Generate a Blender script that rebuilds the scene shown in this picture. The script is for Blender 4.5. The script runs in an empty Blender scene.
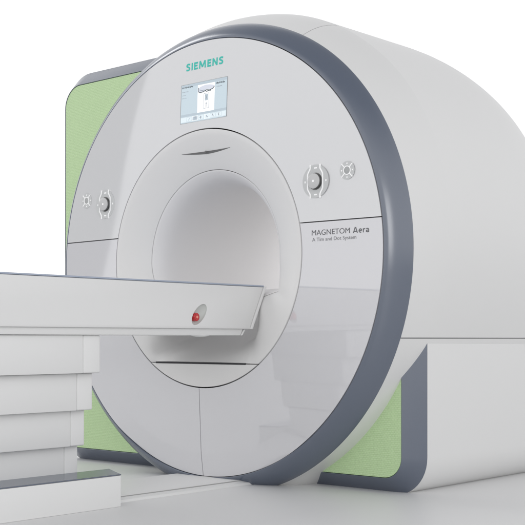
import bpy, bmesh, math
from math import sin, cos, pi, radians, sqrt, asin, atan2
from mathutils import Vector, Matrix

S = bpy.context.scene
COL = S.collection

# ------------------------------------------------------------------ camera
cam_d = bpy.data.cameras.new('camera')
cam = bpy.data.objects.new('camera', cam_d)
COL.objects.link(cam)
cam.location = (3.743, -3.822, -0.369)
cam.rotation_euler = (radians(90), 0, radians(41.578))
cam_d.sensor_width = 36
cam_d.lens = 1164.29 / 525 * 36
cam_d.shift_y = (338.99 - 262.5) / 525
cam_d.clip_start = 0.05
cam_d.clip_end = 1500
S.camera = cam

# ------------------------------------------------------------------ world: plain white studio
W = bpy.data.worlds.new('World')
S.world = W
W.use_nodes = True
nt = W.node_tree
bg = nt.nodes['Background']
bg.inputs['Strength'].default_value = 1.0


def wn(kind, **kw):
    n = nt.nodes.new(kind)
    for k, v in kw.items():
        setattr(n, k, v)
    return n


def wmath(op, a, b=None, clamp=False):
    n = wn('ShaderNodeMath', operation=op, use_clamp=clamp)
    for i, x in enumerate((a, b)):
        if x is None:
            continue
        if isinstance(x, (int, float)):
            n.inputs[i].default_value = x
        else:
            nt.links.new(x, n.inputs[i])
    return n.outputs[0]


# white cyclorama all round, a dimmer ceiling, and one dark patch added far to the front left, shaped for the cover's reflection
_tc = wn('ShaderNodeTexCoord')
_sp = wn('ShaderNodeSeparateXYZ')
nt.links.new(_tc.outputs['Generated'], _sp.inputs[0])
_x, _y, _z = _sp.outputs
ramp = wn('ShaderNodeValToRGB')
ramp.color_ramp.interpolation = 'LINEAR'
ramp.color_ramp.elements[0].position = 0.34
ramp.color_ramp.elements[0].color = (1.12, 1.12, 1.13, 1)
ramp.color_ramp.elements[1].position = 0.90
ramp.color_ramp.elements[1].color = (0.34, 0.345, 0.36, 1)
_mid = ramp.color_ramp.elements.new(0.6)
_mid.color = (0.92, 0.92, 0.93, 1)
nt.links.new(_z, ramp.inputs[0])
_ny = wmath('MAXIMUM', wmath('MULTIPLY', _y, -1.0), 0.001)
_q = wmath('DIVIDE', wmath('MULTIPLY', _x, -1.0), _ny)
_e = wmath('DIVIDE', _z, _ny)
_edge = wmath('SUBTRACT', 1.41, wmath('MULTIPLY', wmath('MULTIPLY', _e, _e), 1.07))
_m1 = wmath('MULTIPLY', wmath('SUBTRACT', _q, _edge), 160.0, True)
_m2 = wmath('MULTIPLY', wmath('SUBTRACT', 5.0, _q), 0.5, True)
_m3 = wmath('MULTIPLY', wmath('SUBTRACT', 0.62, _e), 6.0, True)
_m = wmath('MULTIPLY', wmath('MULTIPLY', _m1, _m2), _m3)
_m = wmath('MULTIPLY', _m, wmath('MULTIPLY', wmath('LESS_THAN', _y, 0.0), wmath('GREATER_THAN', _z, -0.01)))
_f = wmath('SUBTRACT', 1.0, wmath('MULTIPLY', _m, 0.72))
_sc = wn('ShaderNodeVectorMath', operation='SCALE')
nt.links.new(ramp.outputs[0], _sc.inputs[0])
nt.links.new(_f, _sc.inputs['Scale'])
nt.links.new(_sc.outputs[0], bg.inputs['Color'])


def area(name, loc, target, size, power, color=(1, 1, 1)):
    l = bpy.data.lights.new(name, 'AREA')
    l.shape = 'RECTANGLE'
    l.size, l.size_y = size
    l.energy = power
    l.color = color
    o = bpy.data.objects.new(name, l)
    COL.objects.link(o)
    o.location = loc
    o.rotation_euler = (Vector(target) - Vector(loc)).to_track_quat('-Z', 'Y').to_euler()
    return o


area('softbox_left', (-8.0, -2.2, 4.0), (0, 0, 0), (2.5, 2.5), 45)
area('softbox_top', (-6.0, -0.8, 6.0), (0, 0, 0), (2.6, 2.6), 95)
area('softbox_front', (6.4, -6.2, 1.8), (0, 0, -0.3), (2.4, 3.2), 60)
area('bore_fill', (0.0, 1.34, 0.05), (0, 0, 0.05), (0.55, 0.40), 1.1)  # unseen fill added at the far end to brighten the tunnel

S.view_settings.view_transform = 'Standard'
S.view_settings.look = 'None'
S.view_settings.exposure = 0.0
S.view_settings.gamma = 1.0
S.render.engine = 'CYCLES'

FLOOR = -1.02


# ------------------------------------------------------------------ materials
def mat(name, col, rough=0.5, coat=0.0, metal=0.0, ior=1.5, emit=None, estr=1.0, noise=0.0, nscale=6.0, bump=0.0, bscale=300.0):
    m = bpy.data.materials.new(name)
    m.use_nodes = True
    t = m.node_tree
    b = t.nodes['Principled BSDF']
    b.inputs['Base Color'].default_value = (*col, 1)
    b.inputs['Roughness'].default_value = rough
    b.inputs['Metallic'].default_value = metal
    b.inputs['IOR'].default_value = ior
    b.inputs['Coat Weight'].default_value = coat
    b.inputs['Coat Roughness'].default_value = 0.04
    if emit:
        b.inputs['Emission Color'].default_value = (*emit, 1)
        b.inputs['Emission Strength'].default_value = estr
    tc = t.nodes.new('ShaderNodeTexCoord')
    if noise:
        n = t.nodes.new('ShaderNodeTexNoise')
        n.inputs['Scale'].default_value = nscale
        n.inputs['Detail'].default_value = 5
        t.links.new(tc.outputs['Object'], n.inputs['Vector'])
        mr = t.nodes.new('ShaderNodeMapRange')
        mr.inputs['To Min'].default_value = 1 - noise
        mr.inputs['To Max'].default_value = 1 + noise
        t.links.new(n.outputs['Fac'], mr.inputs['Value'])
        mx = t.nodes.new('ShaderNodeVectorMath')
        mx.operation = 'SCALE'
        mx.inputs[0].default_value = col
        t.links.new(mr.outputs['Result'], mx.inputs['Scale'])
        t.links.new(mx.outputs['Vector'], b.inputs['Base Color'])
    if bump:
        n = t.nodes.new('ShaderNodeTexNoise')
        n.inputs['Scale'].default_value = bscale
        n.inputs['Detail'].default_value = 2
        t.links.new(tc.outputs['Object'], n.inputs['Vector'])
        bp = t.nodes.new('ShaderNodeBump')
        bp.inputs['Strength'].default_value = bump
        bp.inputs['Distance'].default_value = 0.001
        t.links.new(n.outputs['Fac'], bp.inputs['Height'])
        t.links.new(bp.outputs['Normal'], b.inputs['Normal'])
    return m


M = {}
M['face'] = mat('glossy_white_cover', (0.72, 0.723, 0.733), 0.03, ior=2.15, noise=0.006, nscale=3)
M['face_shaded'] = mat('glossy_white_cover_shaded', (0.69, 0.688, 0.713), 0.03, ior=2.2, noise=0.006, nscale=3)  # shade and floor reflection on the lower cover, put into its colour
M['white'] = mat('satin_white_cover', (0.78, 0.78, 0.775), 0.42, noise=0.008, nscale=2.5, bump=0.08)
M['bore'] = mat('bore_white', (0.80, 0.795, 0.79), 0.38, noise=0.006, nscale=3, bump=0.06)
M['tunnel'] = mat('bore_lining', (0.83, 0.82, 0.82), 0.5)
M['slate'] = mat('slate_blue_paint', (0.085, 0.108, 0.158), 0.22, ior=2.1, noise=0.02, nscale=20, bump=0.12, bscale=500)
M['dark'] = mat('dark_gap', (0.035, 0.035, 0.04), 0.7)
M['table'] = mat('table_white', (0.80, 0.80, 0.795), 0.40, noise=0.008, nscale=3, bump=0.08)
M['panel'] = mat('pedestal_white', (0.83, 0.83, 0.825), 0.5, noise=0.008, nscale=3, bump=0.08)
M['floor'] = mat('studio_floor', (0.79, 0.79, 0.79), 0.45, noise=0.012, nscale=1.5, bump=0.05, bscale=120)
M['plate'] = mat('floor_plate_grey', (0.80, 0.80, 0.795), 0.4, noise=0.01)
M['slot_shade'] = mat('slot_shade_grey', (0.17, 0.17, 0.17), 0.5)  # painted shade of the slot above the bore
M['teal'] = mat('teal_print', (0.035, 0.56, 0.47), 0.4)
M['ink'] = mat('grey_print', (0.16, 0.16, 0.17), 0.5)
M['ink_light'] = mat('light_grey_print', (0.25, 0.25, 0.26), 0.5)
M['ring'] = mat('translucent_grey_key_ring', (0.60, 0.61, 0.61), 0.2, ior=1.5)
M['rail'] = mat('white_key_outline', (0.9, 0.9, 0.9), 0.2, emit=(1, 1, 1), estr=0.15)
M['knob'] = mat('pale_knob_cap', (0.60, 0.60, 0.60), 0.25)
M['knobside'] = mat('dark_knob_side', (0.16, 0.16, 0.16), 0.3, metal=0.3)
M['padc'] = mat('grey_pad_centre', (0.44, 0.45, 0.45), 0.25)
M['red'] = mat('red_plastic', (0.55, 0.025, 0.03), 0.25, coat=0.4)
M['redlight'] = mat('red_button_centre', (0.9, 0.35, 0.25), 0.3)
M['recess'] = mat('grey_recess', (0.58, 0.60, 0.58), 0.35)
M['slate_hi'] = mat('pale_slate_edge', (0.40, 0.45, 0.55), 0.35)
M['s_bg'] = mat('screen_pale_blue', (0.1, 0.1, 0.1), 0.15, emit=(0.52, 0.63, 0.70), estr=0.95)
M['s_bar'] = mat('screen_grey_bar', (0.1, 0.1, 0.1), 0.15, emit=(0.42, 0.51, 0.58), estr=0.95)
M['s_white'] = mat('screen_white', (0.1, 0.1, 0.1), 0.15, emit=(0.98, 0.99, 1.0), estr=0.97)
M['s_pale'] = mat('screen_tool_button', (0.1, 0.1, 0.1), 0.15, emit=(0.72, 0.82, 0.87), estr=0.97)
M['s_ink'] = mat('screen_dark_marks', (0.05, 0.05, 0.05), 0.2, emit=(0.06, 0.08, 0.10), estr=1)
M['s_grey'] = mat('screen_grey_marks', (0.1, 0.1, 0.1), 0.2, emit=(0.27, 0.31, 0.36), estr=1)
M['s_lav'] = mat('screen_lavender_drawing', (0.1, 0.1, 0.1), 0.2, emit=(0.60, 0.63, 0.72), estr=1)


def green_mat():
    m = bpy.data.materials.new('green_perforated_fabric')
    m.use_nodes = True
    t = m.node_tree
    b = t.nodes['Principled BSDF']
    b.inputs['Roughness'].default_value = 0.65
    tc = t.nodes.new('ShaderNodeTexCoord')
    sp = t.nodes.new('ShaderNodeSeparateXYZ')
    cb = t.nodes.new('ShaderNodeCombineXYZ')
    t.links.new(tc.outputs['Object'], sp.inputs[0])
    t.links.new(sp.outputs['X'], cb.inputs['X'])
    t.links.new(sp.outputs['Z'], cb.inputs['Y'])
    br = t.nodes.new('ShaderNodeTexBrick')
    br.inputs['Scale'].default_value = 1.0
    br.inputs['Brick Width'].default_value = 0.0145
    br.inputs['Row Height'].default_value = 0.0082
    br.inputs['Mortar Size'].default_value = 0.0014
    br.inputs['Mortar Smooth'].default_value = 0.5
    br.inputs['Color1'].default_value = (0.555, 0.74, 0.425, 1)
    br.inputs['Color2'].default_value = (0.57, 0.75, 0.44, 1)
    br.inputs['Mortar'].default_value = (0.495, 0.69, 0.365, 1)
    t.links.new(cb.outputs[0], br.inputs['Vector'])
    n = t.nodes.new('ShaderNodeTexNoise')
    n.inputs['Scale'].default_value = 140
    n.inputs['Detail'].default_value = 3
    t.links.new(tc.outputs['Object'], n.inputs['Vector'])
    mr = t.nodes.new('ShaderNodeMapRange')
    mr.inputs['To Min'].default_value = 0.88
    mr.inputs['To Max'].default_value = 1.12
    t.links.new(n.outputs['Fac'], mr.inputs['Value'])
    mx = t.nodes.new('ShaderNodeVectorMath')
    mx.operation = 'SCALE'
    t.links.new(br.outputs['Color'], mx.inputs[0])
    t.links.new(mr.outputs['Result'], mx.inputs['Scale'])
    t.links.new(mx.outputs['Vector'], b.inputs['Base Color'])
    bp = t.nodes.new('ShaderNodeBump')
    bp.inputs['Strength'].default_value = 0.4
    bp.inputs['Distance'].default_value = 0.002
    bp.invert = True
    t.links.new(br.outputs['Fac'], bp.inputs['Height'])
    t.links.new(bp.outputs['Normal'], b.inputs['Normal'])
    return m


M['green'] = green_mat()


# ------------------------------------------------------------------ helpers
def thing(name, label, cat, loc, group=None):
    o = bpy.data.objects.new(name, None)
    COL.objects.link(o)
    o.location = loc
    o.empty_display_size = 0.1
    o['label'] = label
    o['category'] = cat
    if group:
        o['group'] = group
    return o


def world_of(o):
    m = Matrix.Translation(o.location)
    if o.parent:
        return world_of(o.parent) @ o.matrix_parent_inverse @ m
    return m


def link(name, me, m, parent=None, label=None, smooth=35):
    for x in (m if isinstance(m, (list, tuple)) else [m]):
        me.materials.append(x)
    o = bpy.data.objects.new(name, me)
    COL.objects.link(o)
    if parent:
        o.parent = parent
        o.matrix_parent_inverse = world_of(parent).inverted()
    if smooth:
        me.shade_smooth()
        me.set_sharp_from_angle(angle=radians(smooth))
    if label:
        o['label'] = label
    return o


def mesh_from(bm, name='m'):
    bmesh.ops.remove_doubles(bm, verts=bm.verts, dist=1e-6)
    bmesh.ops.recalc_face_normals(bm, faces=bm.faces)
    me = bpy.data.meshes.new(name)
    bm.to_mesh(me)
    bm.free()
    return me


def grid(bm, P, closed_u=False):
    """P[i][j] points -> quads"""
    V = [[bm.verts.new(p) for p in row] for row in P]
    n = len(V)
    for i in range(n - 1 + (1 if closed_u else 0)):
        a, b = V[i], V[(i + 1) % n]
        for j in range(len(a) - 1):
            try:
                bm.faces.new((a[j], a[j + 1], b[j + 1], b[j]))
            except ValueError:
                pass
    return V


def skirted(P, depth=0.02, r=0.0015):
    """a sheet facing -Y with a small rounded edge and a skirt going back"""
    bm = bmesh.new()
    V = grid(bm, P)
    bmesh.ops.recalc_face_normals(bm, faces=bm.faces)
    loop = [V[0][j] for j in range(len(V[0]))] + [V[i][-1] for i in range(1, len(V))] + \
           [V[-1][j] for j in range(len(V[0]) - 2, -1, -1)] + [V[i][0] for i in range(len(V) - 2, 0, -1)]
    back = [bm.verts.new(v.co + Vector((0, depth, 0))) for v in loop]
    n = len(loop)
    for k in range(n):
        bm.faces.new((loop[k], loop[(k + 1) % n], back[(k + 1) % n], back[k]))
    return bm


def lerp(a, b, t):
    return a + (b - a) * t


def interp(kn, x):
    if x <= kn[0][0]:
        return kn[0][1]
    for (a, fa), (b, fb) in zip(kn, kn[1:]):
        if x <= b:
            return lerp(fa, fb, (x - a) / (b - a))
    return kn[-1][1]


def smooth01(t):
    t = max(0, min(1, t))
    return t * t * (3 - 2 * t)


def prism(pts, axis, a, b, bevel=0.0, seg=2):
    """closed polygon extruded along an axis from a to b; pts are the other two coordinates in XYZ order"""
    bm = bmesh.new()

    def mk(p, t):
        if axis == 'X':
            return (t, p[0], p[1])
        if axis == 'Y':
            return (p[0], t, p[1])
        return (p[0], p[1], t)
    A = [bm.verts.new(mk(p, a)) for p in pts]
    B = [bm.verts.new(mk(p, b)) for p in pts]
    n = len(pts)
    bm.faces.new(A)
    bm.faces.new(B)
    for k in range(n):
        bm.faces.new((A[k], A[(k + 1) % n], B[(k + 1) % n], B[k]))
    bmesh.ops.recalc_face_normals(bm, faces=bm.faces)
    if bevel:
        es = [e for e in bm.edges if e.calc_face_angle(0) > radians(25)]
        bmesh.ops.bevel(bm, geom=es, offset=bevel, segments=seg, affect='EDGES', profile=0.5)
    return bm


def box(x0, x1, y0, y1, z0, z1, bevel=0.0, seg=2):
    return prism([(y0, z0), (y1, z0), (y1, z1), (y0, z1)], 'X', x0, x1, bevel, seg)


def join_bm(a, b):
    me = bpy.data.meshes.new('tmp')
    b.to_mesh(me)
    b.free()
    a.from_mesh(me)
    bpy.data.meshes.remove(me)
    return a


def disc(cx, y, cz, r, h, n=48, bevel=0.0):
    """short cylinder standing out of the face towards -Y"""
    pts = [(cx + r * cos(2 * pi * k / n), cz + r * sin(2 * pi * k / n)) for k in range(n)]
    return prism(pts, 'Y', y, y - h, bevel)


def ring_sector(cx, y, cz, r0, r1, a0, a1, h, n=24):
    bm = bmesh.new()
    P = []
    for k in range(n + 1):
        a = lerp(a0, a1, k / n)
        c, s = cos(a), sin(a)
        P.append([(cx + r0 * c, y, cz + r0 * s), (cx + r0 * c, y - h, cz + r0 * s),
                  (cx + r1 * c, y - h, cz + r1 * s), (cx + r1 * c, y, cz + r1 * s)])
    V = grid(bm, P)
    if abs(abs(a1 - a0) - 2 * pi) > 1e-4:
        bm.faces.new(V[0])
        bm.faces.new(V[-1])
    return bm


def ribbon(pts, y, w, h):
    """thin raised band along a path of (x, z) points on the face"""
    bm = bmesh.new()
    P = []
    n = len(pts)
    for k in range(n):
        a = Vector(pts[max(0, k - 1)])
        b = Vector(pts[min(n - 1, k + 1)])
        d = (b - a).normalized()
        nn = Vector((-d.y, d.x)) * w / 2
        p = Vector(pts[k])
        P.append([(p.x + nn.x, y, p.y + nn.y), (p.x + nn.x, y - h, p.y + nn.y),
                  (p.x - nn.x, y - h, p.y - nn.y), (p.x - nn.x, y, p.y - nn.y)])
    V = grid(bm, P)
    bm.faces.new(V[0])
    bm.faces.new(V[-1])
    return bm


def lettering(name, text, x0, x1, z, cap, y, m, parent, bold=0.0, spacing=1.0, thick=0.0012):
    cu = bpy.data.curves.new('t', 'FONT')
    cu.body = text
    cu.size = 1.0
    cu.space_character = spacing
    cu.offset = bold
    cu.extrude = 0.0
    cu.resolution_u = 6
    o = bpy.data.objects.new('t', cu)
    COL.objects.link(o)
    bpy.context.view_layer.update()
    me = bpy.data.meshes.new_from_object(o)
    bpy.data.objects.remove(o)
    xs = [v.co.x for v in me.vertices]
    ys = [v.co.y for v in me.vertices]
    sx = (x1 - x0) / (max(xs) - min(xs))
    ytop = 0.729                                  # cap height of the built-in face
    ax = min(xs)
    sz = cap / ytop
    bm = bmesh.new()
    bm.from_mesh(me)
    bpy.data.meshes.remove(me)
    for v in bm.verts:
        px, pz = x0 + (v.co.x - ax) * sx, z + v.co.y * sz
        v.co = Vector((px, y - FY + face_y(sqrt(px * px + pz * pz), atan2(pz, px)), pz))
    r = bmesh.ops.extrude_face_region(bm, geom=list(bm.faces))
    for g in r['geom']:
        if isinstance(g, bmesh.types.BMVert):
            g.co.y += thick
    me = mesh_from(bm)
    return link(name, me, m, parent, smooth=0)


# ------------------------------------------------------------------ floor
bm = bmesh.new()
bmesh.ops.create_grid(bm, x_segments=2, y_segments=2, size=450)
for v in bm.verts:
    v.co.z = FLOOR
fl = link('floor', mesh_from(bm), M['floor'], smooth=0)
fl['kind'] = 'structure'
fl['label'] = 'pale grey studio floor'

# ------------------------------------------------------------------ MRI scanner
SC = thing('mri_scanner', 'large white ring-shaped scanner with slate blue rim and green side panels', 'scanner', (0, 0.7, FLOOR))

FY = -0.018                     # plane of the front cover


def face_y(r, a):
    cone = FY + 0.0185 * (r - 0.594) / 0.406
    low = cone + 0.0095 * max(0.0, (r - 0.896) / 0.104)
    return lerp(cone, low, smooth01((-sin(a) - 0.78) / 0.12))


SEAM = 0.1235
G = 0.0022
rs = [0.594, 0.60, 0.66, 0.72, 0.78, 0.84, 0.88, 0.893, 0.898, 0.903, 0.91, 0.93, 0.95, 0.97, 0.983, 0.992, 0.9985]

# upper front cover
P = []
N = 120
for i in range(N + 1):
    row = []
    for r in rs:
        a0 = asin((SEAM + G) / r)
        a = lerp(a0, pi - a0, i / N)
        row.append((r * cos(a), face_y(r, a), r * sin(a)))
    P.append(row)
upper = link('upper_front_cover', mesh_from(skirted(P)), M['face'], SC)

# two lower front covers
XG = -0.021
for side in (1, -1):
    P = []
    N = 90
    for i in range(N + 1):
        row = []
        for r in rs:
            if side > 0:
                a0 = asin((SEAM - G) / r)
                a1 = -pi / 2 + (XG + 0.0018) / r
            else:
                a0 = pi - asin((SEAM - G) / r)
                a1 = 1.5 * pi + (XG - 0.0018) / r
            a = lerp(a0, a1, i / N)
            row.append((r * cos(a), face_y(r, a), r * sin(a)))
        P.append(row)
    lo = link('lower_front_cover', mesh_from(skirted(P)), M['face_shaded'], SC)
    if side > 0:
        lower_right = lo

# dark chassis behind the gaps
bm = bmesh.new()
P = [[(r * cos(2 * pi * k / 160), 0.013, r * sin(2 * pi * k / 160)) for r in (0.575, 1.02)] for k in range(160)]
grid(bm, P, closed_u=True)
link('chassis', mesh_from(bm), M['dark'], SC)

# slate rim
bm = bmesh.new()
prof = [(1.0015, 0.016), (1.0015, 0.004), (1.003, 0.002), (1.006, 0.002), (1.022, 0.012), (1.042, 0.030), (1.060, 0.052), (1.072, 0.072),
        (1.0795, 0.090), (1.0815, 0.097), (1.078, 0.099), (1.07, 0.10)]
P = [[(R * cos(2 * pi * k / 240), Y, R * sin(2 * pi * k / 240)) for R, Y in prof] for k in range(240)]
grid(bm, P, closed_u=True)
link('trim_ring', mesh_from(bm), M['slate'], SC, smooth=50)

# --- bore panel with D-shaped opening, cone, lip and tunnel
DZ = 0.135
CH = 0.4785


def bore_pt(a, rho, Y):
    s = sin(a)
    ri = 0.35
    ro = 0.5885
    w = 0
    if s < 0:
        ri = min(ri, DZ / max(1e-6, -s))
        ro = min(ro, CH / max(1e-6, -s))
        w = smooth01(-s / 0.5)
    r = ri + (rho - 0.35) / (0.5885 - 0.35) * (ro - ri)
    k = 1 + 0.35 * w + 8.0 * smooth01((-s - 0.60) / 0.24) * smooth01((0.35 - abs(r * cos(a))) / (0.14 if cos(a) < 0 else 0.28))
    y = -0.02 + (Y + 0.02) * k if Y < 0.3 else Y
    return (r * cos(a), min(y, 0.30) if Y < 0.24 else max(Y, 0.32), r * s)


c1 = asin(DZ / 0.35)
c2 = asin(CH / 0.5885)
angs = []
for a0, a1, n in ((-pi / 2, -c2, 18), (-c2, -c1, 16), (-c1, 0, 14), (0, pi, 110), (pi, pi + c1, 14), (pi + c1, pi + c2, 16), (pi + c2, 1.5 * pi, 18)):
    angs += [lerp(a0, a1, k / n) for k in range(n)]
prof = [(0.5885, 0.012), (0.5885, -0.018), (0.5875, -0.0196), (0.585, -0.020), (0.56, -0.014), (0.52, 0.0), (0.48, 0.017), (0.445, 0.033), (0.425, 0.043), (0.4135, 0.050), (0.4125, 0.057)]
prof2 = [(0.4110, 0.057), (0.4105, 0.0525)] + [(0.349 + 0.0605 * math.exp(-(y - 0.0525) / 0.046), y) for y in (0.0525, 0.058, 0.064, 0.072, 0.08, 0.09, 0.10, 0.115, 0.13, 0.15, 0.17, 0.19, 0.21, 0.235)]
bm = bmesh.new()
grid(bm, [[bore_pt(a, R, Y) for R, Y in prof] for a in angs], closed_u=True)
bore_panel = link('bore_panel', mesh_from(bm), M['bore'], SC, smooth=40)
bm = bmesh.new()
grid(bm, [[bore_pt(a, R, Y) for R, Y in prof2] + [bore_pt(a, 0.35 - 0.0005, Y) for Y in (0.33, 0.45, 0.6, 0.8, 1.0, 1.38)] for a in angs], closed_u=True)
link('bore_tunnel', mesh_from(bm), M['tunnel'], SC, smooth=40)
# flap below the slot
bm = bmesh.new()
pts = [(0.5885 * cos(a), 0.5885 * sin(a)) for a in [lerp(-pi + asin(0.4815 / 0.5885), -asin(0.4815 / 0.5885), k / 60) for k in range(61)]]
flap = prism(pts, 'Y', -0.020, 0.008, 0.0012, 1)
link('bore_flap', mesh_from(flap), M['bore'], SC)
link('slot', mesh_from(box(-0.306, 0.271, -0.0212, 0.006, -0.4838, -0.4762)), M['dark'], SC, smooth=0)

# flat grey lens painting the shade of a hooded slot, with a tiny microphone above the bore
bm = bmesh.new()
P = []
n = 36
for k in range(n + 1):
    t = -1 + 2 * k / n
    x = 0.002 + 0.155 * t
    h = max(0.0, 1 - abs(t) ** 1.6)
    zt = 0.4935
    rr = sqrt(x * x + zt * zt)
    yc = interp([(0.48, 0.017), (0.52, 0.0), (0.56, -0.014)], rr)
    rr2 = sqrt(x * x + (zt - 0.012 * h) ** 2)
    yc2 = interp([(0.48, 0.017), (0.52, 0.0), (0.56, -0.014)], rr2)
    zu = zt + 0.02 * h
    yu = interp([(0.48, 0.017), (0.52, 0.0), (0.56, -0.014)], sqrt(x * x + zu * zu))
    P.append([(x, yc + 0.002, zt + 0.0006), (x, yc - 0.0012, zt + 0.0004), (x, yc2 - 0.0008, zt - 0.0110 * h - 0.0004), (x, yc2 + 0.002, zt - 0.0112 * h - 0.0005)])
grid(bm, P)
slot = link('air_slot_shade', mesh_from(bm), M['slot_shade'], SC, smooth=30)
mic = disc(0.006, 0.004, 0.489, 0.0055, 0.008, 16, 0.001)
link('microphone', mesh_from(mic), M['knobside'], SC)

# --- upper shell
def shell_R(Y, a):
    top = interp([(0.094, 1.079), (0.12, 1.095), (0.15, 1.113), (0.18, 1.128), (0.21, 1.141), (0.24, 1.151), (0.27, 1.159), (0.30, 1.165), (0.95, 1.168), (2, 1.168)], Y)
    low = interp([(0.094, 1.079), (0.20, 1.088), (0.275, 1.098), (1.2, 1.100), (1.3, 1.07), (1.36, 1.02), (1.39, 0.96), (1.41, 0.88)], Y)
    s = sin(a)
    w = smooth01((s + 0.33) / 1.05)
    u = max(0.0, min(1.0, (Y - 0.95) / 0.465))
    return lerp(low, top - 0.17 * (1 - sqrt(1 - u * u)), w)


SZ = -0.3635
Ys1 = [0.094, 0.10, 0.115, 0.13, 0.15, 0.18, 0.21, 0.24, 0.27, 0.30]
Ys2 = [0.30, 0.34, 0.42, 0.6, 0.8, 0.95, 1.02, 1.08, 1.13, 1.18, 1.22, 1.26, 1.29, 1.32, 1.345, 1.365, 1.38, 1.39, 1.40, 1.408, 1.413]


def shell_rows(Ys, a_from, a_to, n):
    P = []
    for i in range(n + 1):
        row = []
        for Y in Ys:
            f = a_from(Y)
            t = a_to(Y)
            a = lerp(f, t, i / n)
            R = shell_R(Y, a)
            row.append((R * cos(a), Y, R * sin(a)))
        P.append(row)
    return P


def a_seam(Y):
    R = shell_R(Y, -0.33)
    return asin(SZ / R)


def a_cut(Y, g=0.0):
    # parting line near the top: angle drifting slightly
    x = lerp(0.5, 0.533, (Y - 0.094) / 0.206)
    return pi / 2 - asin(x / shell_R(Y, 1.08)) + g


bm = bmesh.new()
grid(bm, shell_rows(Ys1, a_seam, lambda Y: a_cut(Y, -0.0007), 90))
link('front_collar', mesh_from(bm), M['white'], SC, smooth=60)
bm = bmesh.new()
grid(bm, shell_rows(Ys1, lambda Y: a_cut(Y, 0.0007), lambda Y: pi - a_seam(Y), 110))
link('front_collar', mesh_from(bm), M['white'], SC, smooth=60)
bm = bmesh.new()
P = shell_rows(Ys2, a_seam, lambda Y: pi - a_seam(Y), 180)
for row in P:
    x, y, z = row[-1]
    l = sqrt(x * x + z * z)
    row.append((x / l * 0.36, 1.415, z / l * 0.36))
grid(bm, P)
link('upper_shell', mesh_from(bm), M['white'], SC, smooth=60)

# lower shell (below the seam)
bm = bmesh.new()


def low_R(Y, a):
    R = interp([(0.094, 1.079), (0.20, 1.088), (0.275, 1.098), (1.2, 1.100), (1.3, 1.07), (1.36, 1.02), (1.41, 0.88)], Y)
    s = sin(a)
    return R + 0.030 * smooth01((-s - 0.86) / 0.10) * smooth01((Y - 0.094) / 0.1)


P = []
n = 140
for i in range(n + 1):
    row = []
    for Y in Ys1 + Ys2[1:]:
        f = asin((SZ - 0.0035) / low_R(Y, -0.33))
        a = lerp(f, -pi - f, i / n)
        R = low_R(Y, a)
        row.append((R * cos(a), Y, R * sin(a)))
    x, y, z = row[-1]
    l = sqrt(x * x + z * z)
    row.append((x / l * 0.36, 1.415, z / l * 0.36))
    P.append(row)
grid(bm, P)
link('lower_shell', mesh_from(bm), M['white'], SC, smooth=60)
# dark inner band seen in the seam
bm = bmesh.new()
grid(bm, [[((R - 0.012) * cos(a), Y, (R - 0.012) * sin(a)) for Y, R in ((0.11, 1.085), (0.3, 1.098), (1.25, 1.098))] for a in [lerp(-0.42, -0.26, k / 8) for k in range(9)]])
link('seam_backing', mesh_from(bm), M['dark'], SC)
bm = bmesh.new()
grid(bm, [[((shell_R(Y, a) - 0.006) * cos(a), Y, (shell_R(Y, a) - 0.006) * sin(a)) for Y in Ys1] for a in [lerp(0.9, 1.25, k / 20) for k in range(21)]])
link('seam_backing', mesh_from(bm), M['recess'], SC)


# --- cabinets with bevelled slate frames and green panels
def rr_poly(x0, x1, z0, z1, r, n=12):
    """r = radii for (x1,z0), (x1,z1), (x0,z1), (x0,z0)"""
    pts = []
    for (cx, cz, sx, sz, rad, a0) in ((x1, z0, -1, 1, r[0], -pi / 2), (x1, z1, -1, -1, r[1], 0), (x0, z1, 1, -1, r[2], pi / 2), (x0, z0, 1, 1, r[3], pi)):
        for k in range(n + 1):
            a = a0 + pi / 2 * k / n
            pts.append((cx + sx * rad + rad * cos(a), cz + sz * rad + rad * sin(a)))
    return pts


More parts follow.
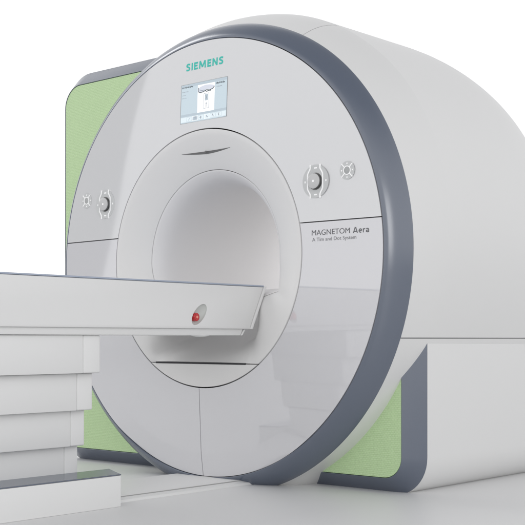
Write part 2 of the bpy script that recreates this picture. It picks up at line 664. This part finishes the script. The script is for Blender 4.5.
def cabinet(name, x0, x1, z0, z1, r, d, y0, y1, grow, label=None):
    """grow = which sides bevel outward (left, right, bottom, top)"""
    gl, gr, gb, gt = grow
    inn = rr_poly(x0, x1, z0, z1, r)
    out = rr_poly(x0 - d * gl, x1 + d * gr, z0 - d * gb, z1 + d * gt, [q + d if q > 0.01 else q for q in r])
    gap = rr_poly(x0 + 0.002, x1 - 0.002, z0 + 0.002, z1 - 0.002, [max(q - 0.002, 0.001) for q in r])
    bm = bmesh.new()
    rows = [[(p[0], y0 + d + 0.0005, p[1]) for p in out], [(p[0], y1 - 0.05, p[1]) for p in out],
            [(lerp(p[0], (x0 + x1) / 2, .04), y1, lerp(p[1], (z0 + z1) / 2, .04)) for p in out]]
    V = [[bm.verts.new(p) for p in row] for row in rows]
    n = len(out)
    for i in range(2):
        for k in range(n):
            bm.faces.new((V[i][k], V[i][(k + 1) % n], V[i + 1][(k + 1) % n], V[i + 1][k]))
    bm.faces.new(V[2])
    body = link(name, mesh_from(bm), M['white'], SC, smooth=40, label=label)
    bm = bmesh.new()
    rows = [[(p[0], y0 + 0.012, p[1]) for p in inn], [(p[0], y0 + 0.0015, p[1]) for p in inn],
            [(lerp(p[0], q[0], .02), y0, lerp(p[1], q[1], .02)) for p, q in zip(inn, out)],
            [(lerp(p[0], q[0], .985), y0 + d * .97, lerp(p[1], q[1], .985)) for p, q in zip(inn, out)],
            [(p[0], y0 + d, p[1]) for p in out]]
    V = [[bm.verts.new(p) for p in row] for row in rows]
    for i in range(len(rows) - 1):
        for k in range(n):
            bm.faces.new((V[i][k], V[i][(k + 1) % n], V[i + 1][(k + 1) % n], V[i + 1][k]))
    link('panel_frame', mesh_from(bm), M['slate'], body, smooth=60)
    bm = prism(gap, 'Y', y0 + 0.002, y0 + 0.014, 0.001, 1)
    link('mesh_panel', mesh_from(bm), M['green'], body, smooth=40)
    return body


cabinet('side_cabinet', -1.258, -0.46, -0.953, 0.994, (0.01, 0.01, 0.12, 0.09), 0.077, 0.2, 1.40, (1, 0, 1, 1))
cabinet('base_housing', 0.30, 0.949, -0.957, -0.372, (0.09, 0.003, 0.003, 0.003), 0.078, 0.2, 1.40, (0, 1, 1, 0))

# --- display
disp = link('display', mesh_from(box(-0.141, 0.1565, FY - 0.0006, FY + 0.01, 0.6315, 0.8135, 0.001, 1)), M['knobside'], upper, smooth=0)
dx0, dz0, dw, dh = -0.139, 0.632, 0.2945, 0.1795
Y0 = FY - 0.0009


def plate(name, u0, u1, v0, v1, m, lay, parent):
    bm = bmesh.new()
    y = Y0 - 0.0002 * lay
    vs = [bm.verts.new((dx0 + dw * u, y, dz0 + dh * v)) for u, v in ((u0, v0), (u1, v0), (u1, v1), (u0, v1))]
    bm.faces.new(vs)
    me = bpy.data.meshes.new('p')
    bm.to_mesh(me)
    bm.free()
    return me, m


def collect(name, items, parent):
    """flat printed areas of one screen, one mesh with several colours"""
    bm = bmesh.new()
    mats = []
    for (poly, m, lay) in items:
        if m not in mats:
            mats.append(m)
        y = Y0 - 0.0002 * lay
        f = bm.faces.new([bm.verts.new((dx0 + dw * u, y, dz0 + dh * v)) for u, v in poly])
        f.material_index = mats.index(m)
    bmesh.ops.recalc_face_normals(bm, faces=bm.faces)
    me = bpy.data.meshes.new('p')
    bm.to_mesh(me)
    bm.free()
    return link(name, me, mats, parent, smooth=0)


def R_(u0, u1, v0, v1):
    return [(u0, v0), (u1, v0), (u1, v1), (u0, v1)]


items = [(R_(0.005, 1, 0, 1), M['s_bg'], 1),
         (R_(0.005, 1, 0.93, 0.995), M['s_bar'], 2),
         (R_(0.005, 1, 0.165, 0.225), M['s_bar'], 2),
         (R_(0.37, 0.74, 0.215, 0.93), M['s_white'], 3),
         (R_(0.01, 0.99, 0.025, 0.15), M['s_pale'], 2)]
# heading marks (too small to read in the photo)
import random
random.seed(4)


def words(u, v, w, h, m, n):
    x = u
    for k in range(n):
        ww = w / n * random.uniform(0.55, 0.8)
        a, b = random.uniform(0, .35) * h, random.uniform(0, .3) * h
        items.append((R_(x, x + ww, v + a, v + h - b), m, 4))
        x += w / n


words(0.02, 0.905, 0.25, 0.045, M['s_ink'], 11)
words(0.025, 0.80, 0.14, 0.026, M['s_grey'], 8)
words(0.025, 0.715, 0.09, 0.022, M['s_grey'], 5)
words(0.025, 0.64, 0.10, 0.024, M['s_grey'], 6)
words(0.76, 0.865, 0.20, 0.05, M['s_ink'], 8)
words(0.78, 0.785, 0.12, 0.030, M['s_grey'], 6)
# scanner drawing: lavender gantry top with dark outline
arc = [(0.385 + 0.345 * t, 0.835 + 0.065 * sin(pi * t) ** 0.6) for t in [k / 16 for k in range(17)]]
items.append((arc + [(0.73, 0.80), (0.655, 0.77), (0.56, 0.785), (0.47, 0.73), (0.39, 0.75)], M['s_lav'], 4))


def stroke(pts, w, m, lay=5):
    for (a, b) in zip(pts, pts[1:]):
        d = Vector((b[0] - a[0], (b[1] - a[1]) * dh / dw))
        if d.length == 0:
            continue
        d.normalize()
        nx, nz = -d.y * w / 2, d.x * w / 2 * dw / dh
        items.append(([(a[0] + nx, a[1] + nz), (b[0] + nx, b[1] + nz), (b[0] - nx, b[1] - nz), (a[0] - nx, a[1] - nz)], m, lay))


stroke([(0.385, 0.86), (0.385, 0.755), (0.43, 0.725), (0.50, 0.735), (0.56, 0.77), (0.63, 0.75), (0.70, 0.775), (0.735, 0.83)], 0.014, M['s_ink'])
stroke([(0.41, 0.80), (0.46, 0.77), (0.52, 0.775)], 0.012, M['s_grey'])
stroke([(0.53, 0.755), (0.57, 0.725), (0.61, 0.745), (0.66, 0.735)], 0.014, M['s_ink'])
# patient couch drawing
stroke([(0.51, 0.68), (0.62, 0.68), (0.62, 0.30), (0.51, 0.30), (0.51, 0.68)], 0.006, M['s_grey'])
items.append((R_(0.535, 0.60, 0.50, 0.66), M['s_bar'], 5))
stroke([(0.545, 0.64), (0.585, 0.52)], 0.012, M['s_grey'], 6)
stroke([(0.585, 0.64), (0.55, 0.54)], 0.010, M['s_grey'], 6)
stroke([(0.565, 0.45), (0.565, 0.33)], 0.010, M['s_grey'], 6)
stroke([(0.55, 0.42), (0.585, 0.42)], 0.008, M['s_grey'], 6)
# tool buttons
for k, u in enumerate((0.20, 0.33, 0.46, 0.59, 0.71, 0.84)):
    items.append((R_(u - 0.062, u + 0.062, 0.032, 0.143), M['s_white'] if k in (1, 3) else M['s_bg'], 3))
    items.append((R_(u - 0.055, u + 0.055, 0.04, 0.135), M['s_pale'] if k != 1 else M['s_bar'], 4))
stroke([(0.18, 0.06), (0.22, 0.12)], 0.010, M['s_bar'])
stroke([(0.31, 0.06), (0.31, 0.12), (0.35, 0.12), (0.35, 0.06)], 0.012, M['s_grey'])
stroke([(0.45, 0.05), (0.45, 0.125)], 0.014, M['s_grey'])
stroke([(0.43, 0.09), (0.475, 0.09)], 0.014, M['s_grey'])
stroke([(0.575, 0.12), (0.59, 0.07), (0.61, 0.07)], 0.014, M['s_grey'])
stroke([(0.70, 0.055), (0.71, 0.125), (0.73, 0.055)], 0.010, M['s_grey'])
stroke([(0.85, 0.125), (0.83, 0.09), (0.85, 0.055)], 0.014, M['s_grey'])
scr = collect('screen', items, disp)
for o in (disp, scr):           # sit flush with the slightly conical cover
    for v in o.data.vertices:
        v.co.y += 0.0058 + 0.0455 * (v.co.z - 0.722)
        v.co.x -= 0.006

# --- lettering
lettering('model_lettering', 'MAGNETOM', 0.644, 0.838, 0.0665, 0.0235, FY - 0.0008, M['ink'], lower_right, bold=-0.004)


def arcp(cx, cy, rx, ry, a0, a1, n=14):
    return [(cx + rx * cos(radians(lerp(a0, a1, k / n))), cy + ry * sin(radians(lerp(a0, a1, k / n)))) for k in range(n + 1)]


def g_strokes(ch, t):
    """centre lines of a heavy sans capital, cap height 1"""
    h = t / 2
    if ch == 'I':
        return 0.0 + t, [[(h, 0), (h, 1)]]
    if ch == 'E':
        return 0.56, [[(h, 0), (h, 1)], [(h, 1 - h), (0.55, 1 - h)], [(h, 0.52), (0.50, 0.52)], [(h, h), (0.56, h)]]
    if ch == 'M':
        return 1.0, [[(h, 0), (h + 0.05, 1)], [(1 - h, 0), (0.95 - h, 1)], [(h + 0.06, 1.0), (0.50, 0.16)], [(0.94 - h, 1.0), (0.50, 0.16)]]
    if ch == 'N':
        return 0.76, [[(h, 0), (h, 1)], [(0.76 - h, 0), (0.76 - h, 1)], [(h + 0.01, 0.97), (0.75 - h, 0.03)]]
    if ch == 'S':
        return 0.60, [[(0.55, 0.86)] + arcp(0.31, 0.715, 0.20, 0.185, 62, 205, 12) + [(0.22, 0.58), (0.34, 0.50), (0.46, 0.42)] + arcp(0.30, 0.285, 0.19, 0.185, 22, -112, 12) + [(0.04, 0.155)]]
    if ch == 'A':
        return 0.76, [[(h * .8, 0), (0.35, 1)], [(0.76 - h * .8, 0), (0.41, 1)], [(0.18, 0.27), (0.58, 0.27)]]
    if ch == 'e':
        return 0.56, [[(0.08, 0.37), (0.50, 0.37)], arcp(0.29, 0.36, 0.20, 0.28, 0, 180, 14) + arcp(0.31, 0.36, 0.22, 0.29, 180, 300, 12)]
    if ch == 'r':
        return 0.38, [[(h, 0), (h, 0.70)], [(h, 0.45), (0.20, 0.60), (0.38, 0.63)]]
    if ch == 'a':
        return 0.54, [[(0.08, 0.60)] + arcp(0.25, 0.44, 0.18, 0.19, 100, 0, 8) + [(0.43, 0)], arcp(0.25, 0.20, 0.17, 0.14, 75, 345, 16)]


def stroke_word(name, text, x0, x1, z, cap, t, gapw, m, parent):
    adv, tot = [], 0
    for ch in text:
        w, st = g_strokes(ch, t)
        adv.append((tot, st))
        tot += w + gapw
    tot -= gapw
    sx = (x1 - x0) / tot
    bm = bmesh.new()
    k = 0
    for off, st in adv:
        for line in st:
            pts = [(x0 + (off + p[0]) * sx, z + p[1] * cap) for p in line]
            k += 1
            join_bm(bm, ribbon(pts, FY, t * cap, 0.0004 + 0.00008 * (k % 5)))
    for v in bm.verts:
        v.co.y += face_y(sqrt(v.co.x ** 2 + v.co.z ** 2), atan2(v.co.z, v.co.x)) - FY
    return link(name, mesh_from(bm), m, parent, smooth=0)


stroke_word('brand_lettering', 'SIEMENS', -0.119, 0.120, 0.8750, 0.0345, 0.235, 0.12, M['teal'], upper)
stroke_word('model_lettering', 'Aera', 0.853, 0.934, 0.0650, 0.0240, 0.185, 0.07, M['ink'], lower_right)
lettering('tagline_lettering', 'A Tim and Dot System', 0.646, 0.870, 0.0415, 0.0155, FY - 0.0008, M['ink_light'], lower_right, bold=0.0)


# --- control dials and pads
def dial(cx, cz):
    y = face_y(sqrt(cx * cx + cz * cz) - 0.02, 0.4)
    R = 0.070
    bm = ring_sector(cx, y, cz, 0.036, R, 0, 2 * pi, 0.0025, 64)
    d = link('control_dial', mesh_from(bm), M['ring'], upper, smooth=30)
    bm = disc(cx, y, cz, 0.0365, 0.003, 48)
    link('knob_seat', mesh_from(bm), M['knobside'], d, smooth=30)
    bm = disc(cx, y - 0.003, cz, 0.0315, 0.010, 48, 0.001)
    link('knob', mesh_from(bm), M['knobside'], d, smooth=30)
    bm = disc(cx, y - 0.0128, cz, 0.0318, 0.005, 48, 0.0022)
    link('knob_cap', mesh_from(bm), M['knob'], d, smooth=30)
    bm = disc(cx, y - 0.0177, cz, 0.0050, 0.0012, 16)
    link('knob_mark', mesh_from(bm), M['rail'], d, smooth=30)
    for s in (-1, 1):
        pts = []
        for k in range(33):
            z = lerp(-0.071, 0.071, k / 32)
            q = smooth01((0.058 - abs(z)) / 0.03)
            pts.append((cx + s * lerp(0.026, 0.040, q), cz + z))
        link('key_rail', mesh_from(ribbon(pts, y, 0.005, 0.006)), M['rail'], d, smooth=40)
    for (ix, iz, w, h) in ((0, 0.056, 0.016, 0.006), (0, -0.056, 0.016, 0.006), (0.056, 0, 0.006, 0.009), (-0.056, 0, 0.006, 0.009)):
        bm = box(cx + ix - w / 2, cx + ix + w / 2, y - 0.0035, y - 0.001, cz + iz - h / 2, cz + iz + h / 2, 0.001, 1)
        link('key_icon', mesh_from(bm), M['rail'], d, smooth=30)


def pad(cx, cz):
    y = face_y(sqrt(cx * cx + cz * cz) - 0.015, 0.4)
    d = None
    bm = ring_sector(cx, y, cz, 0.018, 0.038, 0, 2 * pi, 0.002, 48)
    d = link('touch_pad', mesh_from(bm), M['ring'], upper, smooth=30)
    link('pad_centre', mesh_from(disc(cx, y, cz, 0.0155, 0.003, 32, 0.0008)), M['padc'], d, smooth=30)
    link('pad_outline', mesh_from(ring_sector(cx, y, cz, 0.0155, 0.019, 0, 2 * pi, 0.004, 40)), M['rail'], d, smooth=30)
    for k in range(4):
        a = pi / 4 + k * pi / 2
        pts = [(cx + r * cos(a), cz + r * sin(a)) for r in (0.018, 0.028, 0.039)]
        link('pad_divider', mesh_from(ribbon(pts, y, 0.0038, 0.0045)), M['rail'], d, smooth=30)
        a = k * pi / 2
        link('key_icon', mesh_from(disc(cx + 0.0285 * cos(a), y - 0.0015, cz + 0.0285 * sin(a), 0.0032, 0.0015, 12)), M['rail'], d, smooth=30)


dial(0.663, 0.2935)
dial(-0.679, 0.2995)
pad(0.824, 0.3255)
pad(-0.830, 0.330)

# ------------------------------------------------------------------ patient table
TB = thing('patient_table', 'long white patient table on a stepped pedestal reaching into the ring scanner', 'table', (0, -1.5, FLOOR))

YF = -2.55
side_pts = [(YF, -0.325), (-0.0255, -0.325), (0.0655, -0.1375), (YF, -0.1375)]
bm = prism(side_pts, 'X', -0.3, 0.3, 0.004, 2)
deck = link('table_deck', mesh_from(bm), M['table'], TB, smooth=30)
# scoop for the stop button, cut into both sides
cbm = bmesh.new()
bmesh.ops.create_uvsphere(cbm, u_segments=40, v_segments=24, radius=1.0)
mt = Matrix.Translation((0.300, -0.341, -0.266)) @ Matrix.Rotation(radians(45), 4, 'X') @ Matrix.Diagonal((0.017, 0.056, 0.029, 1))
cbm.transform(mt)
cme = bpy.data.meshes.new('cut')
cbm.to_mesh(cme)
cme.materials.append(M['recess'])
cbm.free()
cut = bpy.data.objects.new('cut', cme)
COL.objects.link(cut)
deck.data.materials.append(M['recess'])
md = deck.modifiers.new('scoop', 'BOOLEAN')
md.operation = 'DIFFERENCE'
md.object = cut
md.solver = 'EXACT'
md.material_mode = 'TRANSFER'
bpy.context.view_layer.update()
dg = bpy.context.evaluated_depsgraph_get()
nm = bpy.data.meshes.new_from_object(deck.evaluated_get(dg))
deck.modifiers.clear()
deck.data = nm
bpy.data.objects.remove(cut)

sb = None
bm = bmesh.new()
bmesh.ops.create_cone(bm, cap_ends=True, segments=32, radius1=0.0185, radius2=0.017, depth=0.02)
bmesh.ops.bevel(bm, geom=[e for e in bm.edges if abs(e.verts[0].co.z - e.verts[1].co.z) < 1e-5 and e.verts[0].co.z > 0], offset=0.003, segments=3, affect='EDGES')
bm.transform(Matrix.Translation((0.297, -0.361, -0.277)) @ Matrix.Rotation(radians(90), 4, 'Y'))
sb = link('stop_button', mesh_from(bm), M['red'], deck, smooth=40)
bm = bmesh.new()
bmesh.ops.create_cone(bm, cap_ends=True, segments=24, radius1=0.0055, radius2=0.0055, depth=0.002)
bm.transform(Matrix.Translation((0.3075, -0.361, -0.277)) @ Matrix.Rotation(radians(90), 4, 'Y'))
link('button_mark', mesh_from(bm), M['redlight'], deck, smooth=40)

# slanted end cap
cap_pts = [(-0.0215, -0.3255), (-0.006, -0.3255), (0.088, -0.134), (0.0705, -0.134)]
link('end_cap', mesh_from(prism(cap_pts, 'X', -0.302, 0.302, 0.003, 2)), M['table'], TB, smooth=30)
# thin slate top
link('table_top', mesh_from(prism([(YF, -0.1365), (0.068, -0.1365), (0.071, -0.1300), (YF, -0.1300)], 'X', -0.3, 0.3, 0.0015, 1)), M['slate_hi'], TB, smooth=30)
# carriage ledge under the deck
link('carriage', mesh_from(prism([(YF + 0.05, -0.3530), (-0.070, -0.3530), (-0.052, -0.3245), (YF + 0.05, -0.3245)], 'X', -0.285, 0.285, 0.003, 2)), M['table'], TB, smooth=30)
link('carriage_end', mesh_from(prism([(-0.066, -0.3535), (-0.056, -0.3535), (-0.036, -0.3265), (-0.0475, -0.3265)], 'X', -0.286, 0.286, 0.002, 1)), M['table'], TB, smooth=30)
bm = bmesh.new()
bmesh.ops.create_uvsphere(bm, u_segments=24, v_segments=12, radius=1)
bm.transform(Matrix.Translation((0.265, -0.30, -0.352)) @ Matrix.Diagonal((0.02, 0.055, 0.008, 1)))
link('latch', mesh_from(bm), M['table'], TB)

# telescoping pedestal
tiers = [(0.270, -0.5005, -0.3545), (0.232, -0.6450, -0.4900), (0.193, -0.786, -0.6350), (0.155, -1.00, -0.7760)]
for k, (X, z0, z1) in enumerate(tiers):
    ye = (-0.856, -0.864, -0.871, -0.874)[k]
    sec = link('pedestal_section', mesh_from(box(-X, X, -2.15, -0.942, z0, z1, 0.003, 2)), M['panel'], TB, smooth=30)
    link('corner_panel', mesh_from(box(-X, X, -0.9405, ye, z0, z1, 0.006, 3)), M['panel'], sec, smooth=30)

M['joint'] = mat('grey_joint', (0.42, 0.42, 0.42), 0.6)
M['step_shade'] = mat('step_shade_grey', (0.22, 0.22, 0.22), 0.6)
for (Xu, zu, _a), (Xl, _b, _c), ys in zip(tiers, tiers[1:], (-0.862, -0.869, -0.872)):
    link('step_shade_strip', mesh_from(box(-Xl - 0.004, Xl + 0.004, -2.14, ys, zu - 0.0022, zu + 0.006)), M['step_shade'], TB, smooth=0)  # dark strip painted in as the shadow line under each tier

# side skirts at the foot of the pedestal
for s in (1, -1):
    xo, xi = 0.333, 0.154
    plan = [(s * xo, -2.2), (s * xo, -0.806), (s * xi, -0.712 if s > 0 else -0.87), (s * xi, -2.2)]
    link('base_skirt', mesh_from(prism(plan, 'Z', FLOOR, -0.8985, 0.003, 2)), M['panel'], TB, smooth=30)
    link('skirt_top', mesh_from(prism([(p[0], p[1] + (0.001 if p[1] > -2 else 0)) for p in plan], 'Z', -0.8980, -0.8935, 0.0012, 1)), M['slate'], TB, smooth=30)

# low floor plate running from pedestal to scanner
pl = [(-0.235, FLOOR), (0.252, FLOOR), (0.248, -1.010), (0.2135, -1.0045), (0.2125, -1.008), (0.2065, -1.008), (0.2055, -1.001), (-0.19, -1.001), (-0.2, -1.004), (-0.23, -1.012)]
link('plate_edge_strip', mesh_from(box(0.2065, 0.2125, -2.2, 0.05, -1.02, -1.0018)), M['joint'], TB, smooth=0)
link('floor_plate', mesh_from(prism(pl, 'Y', -2.2, 0.06, 0.0)), M['plate'], TB, smooth=30)
